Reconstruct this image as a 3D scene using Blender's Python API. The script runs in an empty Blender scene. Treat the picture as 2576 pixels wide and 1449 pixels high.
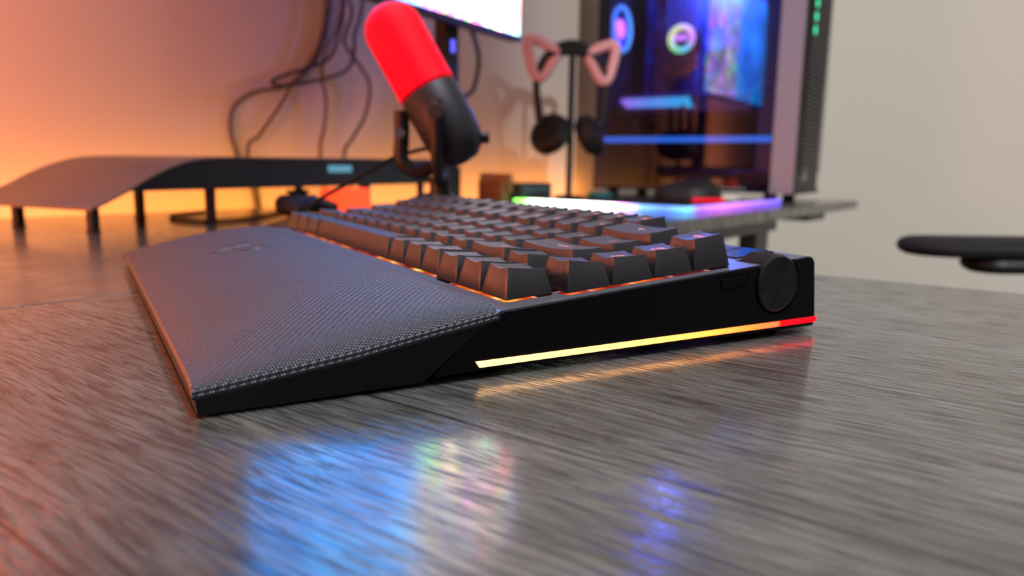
import bpy, bmesh, math, random
from mathutils import Vector, Matrix, Euler
random.seed(7)
MM = 0.001
SC = bpy.context.scene
COL = SC.collection

# ------------------------------------------------------------------ camera
RW = [(0.49781056, 0.86714387, 0.01566966), (0.14809531, -0.067166, -0.98668967), (-0.85454808, 0.4935081, -0.16185588)]
CAM = (0.2112777, -0.1206003, 0.0657168)
cd = bpy.data.cameras.new('camera'); cam = bpy.data.objects.new('camera', cd); COL.objects.link(cam)
cd.sensor_width = 36.0; cd.lens = 1876.9 / 2576 * 36.0
cd.clip_start = 0.01; cd.clip_end = 50
_r, _d, _f = [Vector(v) for v in RW]
_m = Matrix((_r, -_d, -_f)).transposed().to_4x4(); _m.translation = Vector(CAM)
cam.matrix_world = _m
cd.dof.use_dof = True; cd.dof.focus_distance = 0.243; cd.dof.aperture_fstop = 9.5
cd.dof.aperture_blades = 0
SC.camera = cam

# ------------------------------------------------------------------ world and exposure
w = bpy.data.worlds.new('room_ambient'); SC.world = w; w.use_nodes = True
bg = w.node_tree.nodes['Background']; bg.inputs[0].default_value = (0.66, 0.68, 1.0, 1); bg.inputs[1].default_value = 0.08
SC.view_settings.view_transform = 'Standard'; SC.view_settings.look = 'None'
SC.view_settings.exposure = 0.0; SC.view_settings.gamma = 1.0; SC.view_settings.use_curve_mapping = False

# desk frame: u away from the left wall, v along it
TH = math.radians(23)
E1 = Vector((math.cos(TH), math.sin(TH), 0)); E2 = Vector((-math.sin(TH), math.cos(TH), 0)); E3 = Vector((0, 0, 1))
def D(u, v, z=0): return (E1 * u + E2 * v + E3 * z) * MM
ROTD = Matrix((E1, E2, E3)).transposed()

def area(name, loc, target, sx, sy, power, color, spread=None):
    l = bpy.data.lights.new(name, 'AREA'); l.shape = 'RECTANGLE'; l.size = sx; l.size_y = sy
    l.energy = power; l.color = color
    if spread: l.spread = spread
    o = bpy.data.objects.new(name, l); COL.objects.link(o); o.location = loc
    o.rotation_euler = (Vector(target) - Vector(loc)).to_track_quat('-Z', 'Y').to_euler()
    return o
# hall lamp partly cut off by an added wall section, ceiling light, orange corner lamp, warm led tape behind the desk
area('hall_lamp_light', D(3000, -1523, 1400), D(-600, 900, 250), 0.10, 0.10, 165, (1.0, 0.98, 0.92))
area('ceiling_light', D(60, 120, 1640), D(60, 120, 0), 0.5, 0.5, 4.6, (0.86, 0.89, 1.0), math.radians(50))
area('tape_light', D(-824, 350, -14), D(-895, 350, 0), 2.3, 0.012, 2.2, (1.0, 0.31, 0.04))
_l = bpy.data.lights.new('corner_lamp_light', 'POINT'); _l.energy = 21; _l.color = (1.0, 0.22, 0.09); _l.shadow_soft_size = 0.12
_o = bpy.data.objects.new('corner_lamp_light', _l); COL.objects.link(_o); _o.location = D(-510, -370, 85)
_l = bpy.data.lights.new('wall_lamp_light', 'POINT'); _l.energy = 1.7; _l.color = (1.0, 0.20, 0.11); _l.shadow_soft_size = 0.07
_o = bpy.data.objects.new('wall_lamp_light', _l); COL.objects.link(_o); _o.location = D(-790, -30, 420)

# ------------------------------------------------------------------ material helpers
def mat(name, col=(0.5, 0.5, 0.5), rough=0.5, metal=0.0, emit=None, strength=0.0, spec=0.5, coat=0.0, alpha=None, trans=0.0):
    m = bpy.data.materials.new(name); m.use_nodes = True
    b = m.node_tree.nodes['Principled BSDF']
    b.inputs['Base Color'].default_value = (*col, 1); b.inputs['Roughness'].default_value = rough
    b.inputs['Metallic'].default_value = metal; b.inputs['Specular IOR Level'].default_value = spec
    b.inputs['Coat Weight'].default_value = coat
    b.inputs['Transmission Weight'].default_value = trans
    if emit: b.inputs['Emission Color'].default_value = (*emit, 1); b.inputs['Emission Strength'].default_value = strength
    return m
def nt(m): return m.node_tree.nodes, m.node_tree.links, m.node_tree.nodes['Principled BSDF']
def math_node(n, l, op, a, b=None):
    x = n.new('ShaderNodeMath'); x.operation = op
    for i, v in enumerate((a, b)):
        if v is None: continue
        if isinstance(v, (int, float)): x.inputs[i].default_value = v
        else: l.new(v, x.inputs[i])
    return x.outputs[0]
def ramp(n, l, src, stops, interp='LINEAR'):
    r = n.new('ShaderNodeValToRGB'); cr = r.color_ramp; cr.interpolation = interp
    while len(cr.elements) < len(stops): cr.elements.new(0.5)
    for e, (p, c) in zip(cr.elements, stops):
        e.position = p; e.color = (*c, 1) if len(c) == 3 else c
    l.new(src, r.inputs[0]); return r.outputs[0]
def noise_bump(m, scale=2000, dist=0.0001, strength=0.3, detail=2):
    n, l, b = nt(m)
    t = n.new('ShaderNodeTexCoord'); x = n.new('ShaderNodeTexNoise'); x.inputs['Scale'].default_value = scale; x.inputs['Detail'].default_value = detail
    l.new(t.outputs['Object'], x.inputs['Vector'])
    bp = n.new('ShaderNodeBump'); bp.inputs['Strength'].default_value = strength; bp.inputs['Distance'].default_value = dist
    l.new(x.outputs[0], bp.inputs['Height']); l.new(bp.outputs[0], b.inputs['Normal'])
    return m

def wood(name, ang, seams):
    """grey-brown laminate; grain runs along the rotated x axis"""
    m = mat(name, rough=0.33, spec=0.95); n, l, b = nt(m)
    t = n.new('ShaderNodeTexCoord'); mp = n.new('ShaderNodeMapping'); mp.vector_type = 'TEXTURE'
    mp.inputs['Rotation'].default_value = (0, 0, ang); l.new(t.outputs['Object'], mp.inputs[0])
    # gentle waviness of the grain
    wv = n.new('ShaderNodeTexNoise'); wv.inputs['Scale'].default_value = 9; l.new(mp.outputs[0], wv.inputs['Vector'])
    sp = n.new('ShaderNodeSeparateXYZ'); l.new(mp.outputs[0], sp.inputs[0])
    yy = math_node(n, l, 'ADD', sp.outputs['Y'], math_node(n, l, 'MULTIPLY', wv.outputs[0], 0.010))
    cb = n.new('ShaderNodeCombineXYZ'); l.new(sp.outputs['X'], cb.inputs[0]); l.new(yy, cb.inputs[1])
    def streak(sx, sy, det, rough=0.55):
        k = n.new('ShaderNodeVectorMath'); k.operation = 'MULTIPLY'; k.inputs[1].default_value = (sx, sy, 1); l.new(cb.outputs[0], k.inputs[0])
        x = n.new('ShaderNodeTexNoise'); x.inputs['Scale'].default_value = 1; x.inputs['Detail'].default_value = det; x.inputs['Roughness'].default_value = rough
        l.new(k.outputs[0], x.inputs['Vector']); return x.outputs[0]
    broad = streak(6, 40, 4); fine = streak(60, 1150, 3); mid = streak(38, 480, 4)
    pore = ramp(n, l, fine, [(0.38, (0, 0, 0)), (0.50, (1, 1, 1))])
    c1 = ramp(n, l, broad, [(0.25, (0.050, 0.050, 0.044)), (0.5, (0.082, 0.082, 0.073)), (0.75, (0.130, 0.130, 0.116))])
    c2 = ramp(n, l, mid, [(0.36, (0.42, 0.41, 0.40)), (0.56, (1.12, 1.12, 1.10))])
    mx = n.new('ShaderNodeMix'); mx.data_type = 'RGBA'; mx.blend_type = 'MULTIPLY'; mx.inputs[0].default_value = 1
    l.new(c1, mx.inputs[6]); l.new(c2, mx.inputs[7])
    m2 = n.new('ShaderNodeMix'); m2.data_type = 'RGBA'; m2.blend_type = 'MULTIPLY'; m2.inputs[0].default_value = 0.75
    l.new(mx.outputs[2], m2.inputs[6]); l.new(pore, m2.inputs[7])
    out = m2.outputs[2]; sh = None
    for s in seams:
        d = math_node(n, l, 'ABSOLUTE', math_node(n, l, 'SUBTRACT', sp.outputs['Y'], s))
        g = n.new('ShaderNodeMapRange'); g.inputs['From Min'].default_value = 0.0003; g.inputs['From Max'].default_value = 0.0010
        l.new(d, g.inputs[0]); sh = g.outputs[0] if sh is None else math_node(n, l, 'MULTIPLY', sh, g.outputs[0])
    if sh is not None:
        m3 = n.new('ShaderNodeMix'); m3.data_type = 'RGBA'; m3.blend_type = 'MULTIPLY'; m3.inputs[0].default_value = 0.75
        l.new(out, m3.inputs[6]); l.new(sh, m3.inputs[7]); out = m3.outputs[2]
    l.new(out, b.inputs['Base Color'])
    rg = n.new('ShaderNodeMapRange'); rg.inputs['To Min'].default_value = 0.34; rg.inputs['To Max'].default_value = 0.11
    l.new(pore, rg.inputs[0]); l.new(rg.outputs[0], b.inputs['Roughness'])
    h = math_node(n, l, 'ADD', math_node(n, l, 'MULTIPLY', pore, 0.7), math_node(n, l, 'MULTIPLY', mid, 0.5))
    bp = n.new('ShaderNodeBump'); bp.inputs['Strength'].default_value = 0.3; bp.inputs['Distance'].default_value = 0.00014
    l.new(h, bp.inputs['Height']); l.new(bp.outputs[0], b.inputs['Normal'])
    return m

# ------------------------------------------------------------------ mesh helpers (millimetres in, metres out)
class MB:
    def __init__(s): s.bm = bmesh.new()
    def face(s, pts):
        return s.bm.faces.new([s.bm.verts.new(Vector(p)) for p in pts])
    def box(s, x0, y0, z0, x1, y1, z1, M=None):
        P = [(x0, y0, z0), (x1, y0, z0), (x1, y1, z0), (x0, y1, z0), (x0, y0, z1), (x1, y0, z1), (x1, y1, z1), (x0, y1, z1)]
        v = [s.bm.verts.new(M @ Vector(p) if M else Vector(p)) for p in P]
        for f in ((3, 2, 1, 0), (4, 5, 6, 7), (0, 1, 5, 4), (1, 2, 6, 5), (2, 3, 7, 6), (3, 0, 4, 7)): s.bm.faces.new([v[i] for i in f])
        return s
    def rings(s, rings, cap=True, close=True):
        """loft through lists of points of equal length"""
        R = [[s.bm.verts.new(Vector(p)) for p in r] for r in rings]
        n = len(R[0])
        for a, b in zip(R, R[1:]):
            for i in range(n if close else n - 1):
                j = (i + 1) % n; s.bm.faces.new((a[i], a[j], b[j], b[i]))
        if cap:
            s.bm.faces.new(list(reversed(R[0]))); s.bm.faces.new(R[-1])
        return s
    def lathe(s, prof, o=(0, 0, 0), ax=(0, 0, 1), n=32, cap=True):
        """prof: list of (radius, height along the axis)"""
        ax = Vector(ax).normalized(); a = ax.orthogonal().normalized(); b = ax.cross(a); o = Vector(o)
        s.rings([[o + ax * h + (a * math.cos(2 * math.pi * i / n) + b * math.sin(2 * math.pi * i / n)) * r for i in range(n)] for r, h in prof], cap)
        return s
    def cyl(s, p, q, r, n=24, r2=None):
        p = Vector(p); q = Vector(q); return s.lathe([(r, 0), (r if r2 is None else r2, (q - p).length)], p, q - p, n)
    def tube(s, pts, r, n=10, sub=6, rad=None, close=False):
        P = [Vector(p) for p in pts]
        if sub > 1: P = smooth(P, sub)
        R = []; up = None
        for i, p in enumerate(P):
            t = (P[min(i + 1, len(P) - 1)] - P[max(i - 1, 0)]).normalized()
            if up is None: up = t.orthogonal().normalized()
            up = (up - t * up.dot(t)).normalized(); sd = t.cross(up)
            rr = r if rad is None else rad(i / (len(P) - 1))
            R.append([p + (up * math.cos(2 * math.pi * k / n) + sd * math.sin(2 * math.pi * k / n)) * rr for k in range(n)])
        return s.rings(R)
    def prism(s, poly, ax, a, b):
        """poly in the plane across axis 'x','y' or 'z', from a to b"""
        f = {'x': lambda p, t: (t, p[0], p[1]), 'y': lambda p, t: (p[0], t, p[1]), 'z': lambda p, t: (p[0], p[1], t)}[ax]
        return s.rings([[f(p, a) for p in poly], [f(p, b) for p in poly]])
    def ring(s, o, ax, R, r, n=40, m=10, arc=(0, 2 * math.pi)):
        ax = Vector(ax).normalized(); a = ax.orthogonal().normalized(); b = ax.cross(a); o = Vector(o)
        full = abs(arc[1] - arc[0] - 2 * math.pi) < 1e-6
        rings = []
        for i in range(n + 1):
            t = arc[0] + (arc[1] - arc[0]) * i / n; d = a * math.cos(t) + b * math.sin(t)
            rings.append([o + d * (R + r * math.cos(2 * math.pi * k / m)) + ax * r * math.sin(2 * math.pi * k / m) for k in range(m)])
        return s.rings(rings, cap=not full)
    def xf(s, M): s.bm.transform(M); return s
    def mesh(s, name):
        bmesh.ops.recalc_face_normals(s.bm, faces=s.bm.faces[:])
        me = bpy.data.meshes.new(name); s.bm.transform(Matrix.Scale(MM, 4)); s.bm.to_mesh(me); s.bm.free(); return me
    def build(s, name, m, parent=None, smooth_ang=35, bevel=0, seg=2):
        return link(name, s.mesh(name), m, parent, smooth_ang, bevel, seg)
def link(name, me, m, parent=None, smooth_ang=35, bevel=0, seg=2):
    if smooth_ang and len(me.polygons):
        me.polygons.foreach_set('use_smooth', [True] * len(me.polygons))
        bm = bmesh.new(); bm.from_mesh(me)
        for e in bm.edges:
            if len(e.link_faces) == 2 and e.calc_face_angle(0) > math.radians(smooth_ang): e.smooth = False
        bm.to_mesh(me); bm.free()
    o = bpy.data.objects.new(name, me); COL.objects.link(o)
    for x in (m if isinstance(m, (list, tuple)) else [m]): me.materials.append(x)
    if parent: o.parent = parent
    if bevel:
        b = o.modifiers.new('bevel', 'BEVEL'); b.width = bevel * MM; b.segments = seg; b.limit_method = 'ANGLE'; b.angle_limit = math.radians(40)
        b.harden_normals = True
    return o
def smooth(P, sub):
    out = []
    for i in range(len(P) - 1):
        p0 = P[max(i - 1, 0)]; p1 = P[i]; p2 = P[i + 1]; p3 = P[min(i + 2, len(P) - 1)]
        for k in range(sub):
            t = k / sub
            out.append(0.5 * ((2 * p1) + (p2 - p0) * t + (2 * p0 - 5 * p1 + 4 * p2 - p3) * t * t + (3 * p1 - p0 - 3 * p2 + p3) * t ** 3))
    out.append(P[-1]); return out
def empty(name, loc=(0, 0, 0), rot=(0, 0, 0)):
    o = bpy.data.objects.new(name, None); o.empty_display_size = 0.02; COL.objects.link(o); o.location = loc; o.rotation_euler = rot; return o
def tag(o, label=None, cat=None, group=None, kind=None):
    for k, v in (('label', label), ('category', cat), ('group', group), ('kind', kind)):
        if v: o[k] = v
    return o
def dthing(name, label, cat, u=0, v=0, z=0, rot=0, group=None):
    """an Empty standing at desk coordinates u,v,z, axes along the desk"""
    return tag(empty(name, D(u, v, z), (0, 0, TH + rot)), label, cat, group)

# ------------------------------------------------------------------ materials
M_ = {}
M_['blk'] = noise_bump(mat('black_plastic', (0.010, 0.010, 0.012), 0.5, spec=0.35), 1500, 0.00003, 0.15)
M_['case'] = noise_bump(mat('keyboard_black', (0.003, 0.003, 0.0045), 0.48, spec=0.15), 2500, 0.00003, 0.12)
M_['casetop'] = mat('keyboard_top', (0.17, 0.17, 0.19), 0.38, 0.8, spec=0.5)
M_['gloss'] = mat('black_gloss', (0.008, 0.008, 0.010), 0.08, spec=0.6)
M_['key'] = noise_bump(mat('keycap_black', (0.022, 0.0205, 0.023), 0.42, spec=0.5), 2600, 0.00006, 0.35)
M_['dk'] = mat('dark_grey', (0.03, 0.03, 0.035), 0.45)
M_['met'] = mat('grey_metal', (0.30, 0.29, 0.30), 0.35, 0.6)
M_['rub'] = mat('rubber', (0.008, 0.008, 0.008), 0.7, spec=0.2)

# ------------------------------------------------------------------ the room
WALL = mat('painted_wall', (0.72, 0.70, 0.655), 0.62, spec=0.25)
noise_bump(WALL, 220, 0.0006, 0.12, 4)
def struct(name, mb, m): o = mb.build(name, m); o['kind'] = 'structure'; return o
def dM(): return Matrix.Identity(4) @ ROTD.to_4x4()
def dbox(a, b):  # box in desk frame, as an MB in world mm
    return MB().box(*a, *b, M=dM())
CARPET = noise_bump(mat('floor_carpet', (0.16, 0.14, 0.12), 0.9, spec=0.1), 400, 0.002, 0.6)
CEIL = mat('ceiling_paint', (0.75, 0.74, 0.72), 0.8)
struct('wall_left', dbox((-995, -2600, -740), (-895, 2700, 1700)), WALL)
struct('wall_back', dbox((-895, 2600, -740), (3600, 2700, 1700)), WALL)
struct('shade_wall', dbox((2200, -2600, -740), (2300, -1007, 1700)), WALL)  # unseen wall section added to shade the desk and left wall
struct('ceiling', dbox((-950, -2600, 1700), (3600, 2700, 1760)), CEIL)
struct('floor', dbox((-950, -2600, -800), (3600, 2700, -740)), CARPET)
TRIM = mat('trim_paint', (0.75, 0.74, 0.71), 0.4)
struct('baseboard_left', dbox((-895, -2600, -740), (-881, 2600, -640)), TRIM)
struct('baseboard_back', dbox((-881, 2586, -740), (3600, 2600, -640)), TRIM)

# ------------------------------------------------------------------ the desk
desk = tag(empty('desk', D(0, 0, -740), (0, 0, TH)), 'grey-brown wood grain corner desk, seam between its two tops', 'desk')
WR = wood('laminate_return', 0.0, [-0.053, -0.148, 0.05, 0.17, -0.26])
WM = wood('laminate_main', math.pi / 2, [0.36, 0.47, 0.58])
MAT_STEEL = mat('black_steel', (0.012, 0.012, 0.013), 0.45)
poly = [(-790, -900), (-226, -900), (-226, 303), (-255, 330), (-255, 1640), (-790, 1640)]
o = MB().prism(poly, 'z', 722, 740).build('tabletop', WM, desk, bevel=1.0); o['label'] = 'main top along the wall'
o = MB().box(-225.2, -900, 722, 640, 303, 740).build('tabletop', WR, desk, bevel=1.0); o['label'] = 'side top under the keyboard'
def leg(u, v, w=30): MB().box(u - w / 2, v - w, 0, u + w / 2, v + w, 722).build('leg', MAT_STEEL, desk, bevel=1)
for u, v in ((-290, 1070), (-745, 1560), (-745, -860), (600, -860), (600, 262), (-240, -860)): leg(u, v)
MB().box(-285, 340, 704, -262, 1100, 721.5).build('apron', MAT_STEEL, desk)
MB().box(-330, 1290, 709, -262, 1400, 721.8).build('bracket', MAT_STEEL, desk)
MB().box(-780, -880, 690, -760, 1600, 721.5).build('rear_rail', MAT_STEEL, desk)

# ------------------------------------------------------------------ keyboard
U = 19.05
ALPHA = math.radians(4.2)
kb = tag(empty('keyboard', (0, 0, 22.98 * MM), (ALPHA, 0, 0)), 'black mechanical keyboard with side dial and glowing strip along its edge', 'keyboard')
KX0, KX1 = -310.0, 11.5
prof = [(-10.2, -1.9), (-8.8, -1.55), (134.0, -1.45), (136.2, -2.2), (137.4, -4.2), (138.4, -29.2), (137.2, -30.8), (-20, -19.2), (-33.0, -18.6), (-33.6, -17.8)]
def inset(P, d):
    cy = 55; cz = -14
    return [(y + (d if y < cy else -d) * min(1, abs(y - cy) / 40), z + (d if z < cz else -d) * min(1, abs(z - cz) / 8)) for y, z in P]
c = MB(); secs = []
for x, d in ((KX0, 0.55), (KX0 + 0.5, 0), (KX1 - 0.5, 0), (KX1, 0.55)):
    secs.append([(x, y, z) for y, z in inset(prof, d)])
c.rings(secs)
case = c.build('case', M_['case'], None, smooth_ang=28)
cut = MB()
def oct_(x0, y0, x1, y1, z0, z1, k=1.6):
    cut.prism([(x0 + k, y0), (x1 - k, y0), (x1, y0 + k), (x1, y1 - k), (x1 - k, y1), (x0 + k, y1), (x0, y1 - k), (x0, y0 + k)], 'z', z0, z1)
CO = (6.26, 0.19); AO = (2.0, -2.16)
def bool_cut(target, mb):
    me = mb.mesh('cutter'); oc = bpy.data.objects.new('cutter', me); COL.objects.link(oc)
    md = target.modifiers.new('b', 'BOOLEAN'); md.object = oc; md.operation = 'DIFFERENCE'; md.solver = 'EXACT'
    bpy.context.view_layer.update()
    dg = bpy.context.evaluated_depsgraph_get(); nm = bpy.data.meshes.new_from_object(target.evaluated_get(dg))
    target.modifiers.remove(md); old = target.data; target.data = nm
    bpy.data.objects.remove(oc); bpy.data.meshes.remove(me)
WELLS = [(-16 * U - 0.3, 0 - 0.1, -3 * U + 0.2, 5 * U + 0.3), (-3 * U, U * 1 - 0.3, -2 * U + 0.2, 5 * U + 0.3), (-2 * U, 2 * U - .3, -U + .3, 5 * U + .3),
         (-3 * U + AO[0] - .3, AO[1] - .0, AO[0] + .0, U + AO[1] + .3), (-2 * U + AO[0] - .3, AO[1] + 3, -U + AO[0] + .3, 2 * U + AO[1] + .4),
         (-U + CO[0] - .3, U + CO[1] - .3, CO[0] + .0, 5 * U + CO[1] + .3), (-16 * U - .3, 5 * U - 2, -48.4 + .3, 6 * U + .3)]
for x0, y0, x1, y1 in WELLS:
    cut = MB(); oct_(x0, y0, x1, y1, -5.0, 6); bool_cut(case, cut)
bool_cut(case, MB().cyl((-2.5, 115.3, -10), (30, 115.3, -10), 12.5, 64))
btn = [(84.2, -3.9), (98.6, -4.4), (98.0, -6.4), (96.2, -8.0), (88.0, -8.6), (85.6, -7.4)]
bool_cut(case, MB().prism([((y - 91.3) * 1.09 + 91.3, (z + 6.3) * 1.18 - 6.3) for y, z in btn], 'x', 10.6, 14))
for p in case.data.polygons: p.use_smooth = False
case.data.materials.clear(); case.data.materials.append(M_['case']); case.data.materials.append(M_['casetop'])
for p in case.data.polygons:
    if p.normal.z > 0.9 and p.center.z > -0.0022: p.material_index = 1
case.parent = kb
bv = case.modifiers.new('bevel', 'BEVEL'); bv.width = 0.00022; bv.segments = 2; bv.limit_method = 'ANGLE'; bv.angle_limit = math.radians(50)

# glowing plate under the keys: light of the key lamps painted as its own emission, red to yellow by noise
bl = mat('key_backlight', (0.25, 0.22, 0.2), 0.5); n, l, b = nt(bl)
t = n.new('ShaderNodeTexCoord'); nz = n.new('ShaderNodeTexNoise'); nz.inputs['Scale'].default_value = 65; nz.inputs['Detail'].default_value = 2
l.new(t.outputs['Object'], nz.inputs['Vector'])
cc = ramp(n, l, nz.outputs[0], [(0.40, (1.0, 0.015, 0.01)), (0.50, (1.0, 0.10, 0.01)), (0.60, (1.0, 0.22, 0.02)), (0.70, (1.0, 0.55, 0.10))])
l.new(cc, b.inputs['Emission Color'])
st = n.new('ShaderNodeMapRange'); st.inputs['From Min'].default_value = 0.35; st.inputs['From Max'].default_value = 0.7; st.inputs['To Min'].default_value = 0.12; st.inputs['To Max'].default_value = 1.5
l.new(nz.outputs[0], st.inputs[0]); l.new(st.outputs[0], b.inputs['Emission Strength'])
pl = MB()
for x0, y0, x1, y1 in WELLS: pl.box(x0 + .1, y0 + .1, -4.96, x1 - .1, y1 - .1, -4.3 - 0.02 * WELLS.index((x0, y0, x1, y1)))
pl.build('switch_plate', bl, kb, smooth_ang=0)

# keycaps
HT = {0: (12.2, 12.9), 1: (10.9, 11.8), 2: (8.95, 8.75), 3: (8.75, 7.95), 4: (9.85, 7.6), 5: (9.5, 7.6)}
def topz(row, wmm, x, y, space=False):
    """height of the dished top; x from the left of the cap's cell, y from its front"""
    zf, zb = HT[row]; s = (y - 3.3) / (17.6 - 3.3); t = (x - 3.2) / (wmm - 6.4)
    z = zf + (zb - zf) * s
    bowl = max(0.0, 1 - (2 * t - 1) ** 2)
    if space: return z - 0.6 + 0.9 * max(0, 1 - (2 * s - 1) ** 2)
    return z - 1.0 * bowl - 0.25 * max(0, 1 - (2 * s - 1) ** 2)
def cap_mesh(row, wu):
    wmm = wu * U; sp = wu > 5; bm = bmesh.new()
    nx = 8 if wu < 3 else 30; ny = 6
    def ringpts(x0, y0, x1, y1, zf, r):
        P = []
        for cx, cy, a0 in ((x1 - r, y1 - r, 0), (x0 + r, y1 - r, 90), (x0 + r, y0 + r, 180), (x1 - r, y0 + r, 270)):
            for k in range(4):
                a = math.radians(a0 + 30 * k); x = cx + r * math.cos(a); y = cy + r * math.sin(a); P.append((x, y, zf(x, y)))
        return P
    # top grid, border merged into the side walls
    X = [3.2 + (wmm - 6.4) * i / nx for i in range(nx + 1)]; Y = [3.3 + 14.3 * j / ny for j in range(ny + 1)]
    g = [[bm.verts.new((x, y, topz(row, wmm, x, y, sp))) for x in X] for y in Y]
    for j in range(ny):
        for i in range(nx): bm.faces.new((g[j][i], g[j][i + 1], g[j + 1][i + 1], g[j + 1][i]))
    border = [g[0][i] for i in range(nx + 1)] + [g[j][nx] for j in range(1, ny + 1)] + [g[ny][i] for i in range(nx - 1, -1, -1)] + [g[j][0] for j in range(ny - 1, 0, -1)]
    prev = border
    for f in (1.0,):
        cur = []
        for v in border:
            sx = (v.co.x - 3.2) / (wmm - 6.4); sy = (v.co.y - 3.3) / 14.3
            bx = 0.45 + (wmm - 0.9) * sx; by = 0.45 + 18.15 * sy
            bulge = 0.0
            x = v.co.x + (bx - v.co.x) * f; y = v.co.y + (by - v.co.y) * f; z = v.co.z * (1 - f) - 1.0 * f
            if sy < 0.01: y -= bulge
            if sx < 0.01: x -= bulge
            if sx > 0.99: x += bulge
            cur.append(bm.verts.new((x, y, z)))
        for i in range(len(border)):
            k = (i + 1) % len(border); bm.faces.new((prev[k], prev[i], cur[i], cur[k]))
        prev = cur
    inner = []
    for v in prev:   # thickness of the wall at the skirt
        inner.append(bm.verts.new((v.co.x + (1.2 if v.co.x < 1 else -1.2 if v.co.x > wmm - 1 else 0), v.co.y + (1.2 if v.co.y < 1 else -1.2 if v.co.y > 18 else 0), -1.0)))
    ins2 = [bm.verts.new((min(max(v.co.x, 4.2), wmm - 4.2), min(max(v.co.y, 4.6), 15.5), 4.2)) for v in inner]
    for i in range(len(prev)):
        k = (i + 1) % len(prev)
        bm.faces.new((prev[k], prev[i], inner[i], inner[k])); bm.faces.new((inner[k], inner[i], ins2[i], ins2[k]))
    bm.faces.new(ins2)
    bmesh.ops.remove_doubles(bm, verts=bm.verts[:], dist=0.001)
    bmesh.ops.recalc_face_normals(bm, faces=bm.faces[:])
    be = [e for e in bm.edges if len(e.link_faces) == 2 and e.calc_face_angle(0) > math.radians(45)]
    bmesh.ops.bevel(bm, geom=be, offset=0.28, segments=2, profile=0.6, affect='EDGES', clamp_overlap=True)
    bm.transform(Matrix.Scale(MM, 4)); me = bpy.data.meshes.new('keycap'); bm.to_mesh(me); bm.free()
    me.polygons.foreach_set('use_smooth', [True] * len(me.polygons))
    bm = bmesh.new(); bm.from_mesh(me)
    for e in bm.edges:
        if len(e.link_faces) == 2 and e.calc_face_angle(0) > math.radians(50): e.smooth = False
    bm.to_mesh(me); bm.free()
    me.materials.append(M_['key']); return me
LEG = mat('legend_lit', (0.5, 0.2, 0.18), 0.5, emit=(1.0, 0.22, 0.20), strength=0.75)
LEGD = mat('legend_front', (0.16, 0.11, 0.10), 0.5)
def text_mesh(s, size):
    cu = bpy.data.curves.new('t', 'FONT'); cu.body = s; cu.size = size; cu.align_x = 'CENTER'; cu.align_y = 'CENTER'; cu.space_line = 0.8; cu.resolution_u = 2
    o = bpy.data.objects.new('t', cu); COL.objects.link(o); bpy.context.view_layer.update()
    dg = bpy.context.evaluated_depsgraph_get(); me = bpy.data.meshes.new_from_object(o.evaluated_get(dg))
    bpy.data.objects.remove(o); bpy.data.curves.remove(cu); return me
mesh_cache = {}
def keycap(row, x, y, wu, text, front=None):
    k = (row, wu)
    if k not in mesh_cache: mesh_cache[k] = cap_mesh(row, wu)
    o = bpy.data.objects.new('keycap', mesh_cache[k]); COL.objects.link(o); o.parent = kb; o.location = (x * MM, y * MM, 0)
    wmm = wu * U
    if text:
        big = len(text) == 1
        me = text_mesh(text, 5.2 if big else (4.6 if '\n' in text else 5.0 if text == 'del' else 4.0))
        cx = wmm / 2; cy = 12.0 if '\n' not in text else 10.8
        for v in me.vertices:
            X = v.co.x + cx; Y = v.co.y + cy; v.co = Vector((X, Y, topz(row, wmm, X, Y, wu > 5) + 0.06)) * MM
        me.materials.append(LEG); q = bpy.data.objects.new('legend', me); COL.objects.link(q); q.parent = o
    if front:
        me = text_mesh(front, 3.3); zf = HT[row][0]
        for v in me.vertices:   # lies on the sloping front face
            z = 5.2 + v.co.y; f = 1 - (z + 0.2) / (zf + 0.2 - 0.6)
            v.co = Vector((v.co.x + wmm / 2, 3.3 + (0.45 - 3.3) * f - 0.06, z)) * MM
        me.materials.append(LEGD); q = bpy.data.objects.new('legend', me); COL.objects.link(q); q.parent = o
        q['label'] = 'front legend reading %s' % front
    return o
rows = {5: [(1.25, 'ctrl'), (1.25, 'win'), (1.25, 'alt'), (6.25, ''), (1, 'alt'), (1, 'fn'), (1, 'ctrl')],
        4: [(2.25, 'shift')] + [(1, ch) for ch in 'ZXCVBNM,./'] + [(1.75, 'shift')],
        3: [(1.75, 'caps')] + [(1, ch) for ch in "ASDFGHJKL;'"] + [(2.25, 'enter')],
        2: [(1.5, 'tab')] + [(1, ch) for ch in 'QWERTYUIOP[]'] + [(1.5, '| \\')],
        1: [(1, ch) for ch in '`1234567890-='] + [(2, '\u2190')]}
for r, ks in rows.items():
    x = -16 * U
    for wu, s in ks: keycap(r, x, (5 - r) * U, wu, s); x += wu * U
for i, s in enumerate(('<', 'v', '>')): keycap(5, (-3 + i) * U + AO[0], AO[1], 1, '')
keycap(4, -2 * U + AO[0], U + AO[1], 1, '')
for r, s, fr in ((4, '', 'pause'), (3, 'pg\ndn', None), (2, 'pg\nup', None), (1, 'del', None)): keycap(r, -U + CO[0], (5 - r) * U + CO[1], 1, s, fr)
x = -16 * U
for i in range(13):
    keycap(0, x, 5 * U, 1, 'esc' if i == 0 else 'F%d' % i); x += U
    if i in (0, 4, 8): x += (16 * U - 48.4 - 13 * U) / 3

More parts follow.
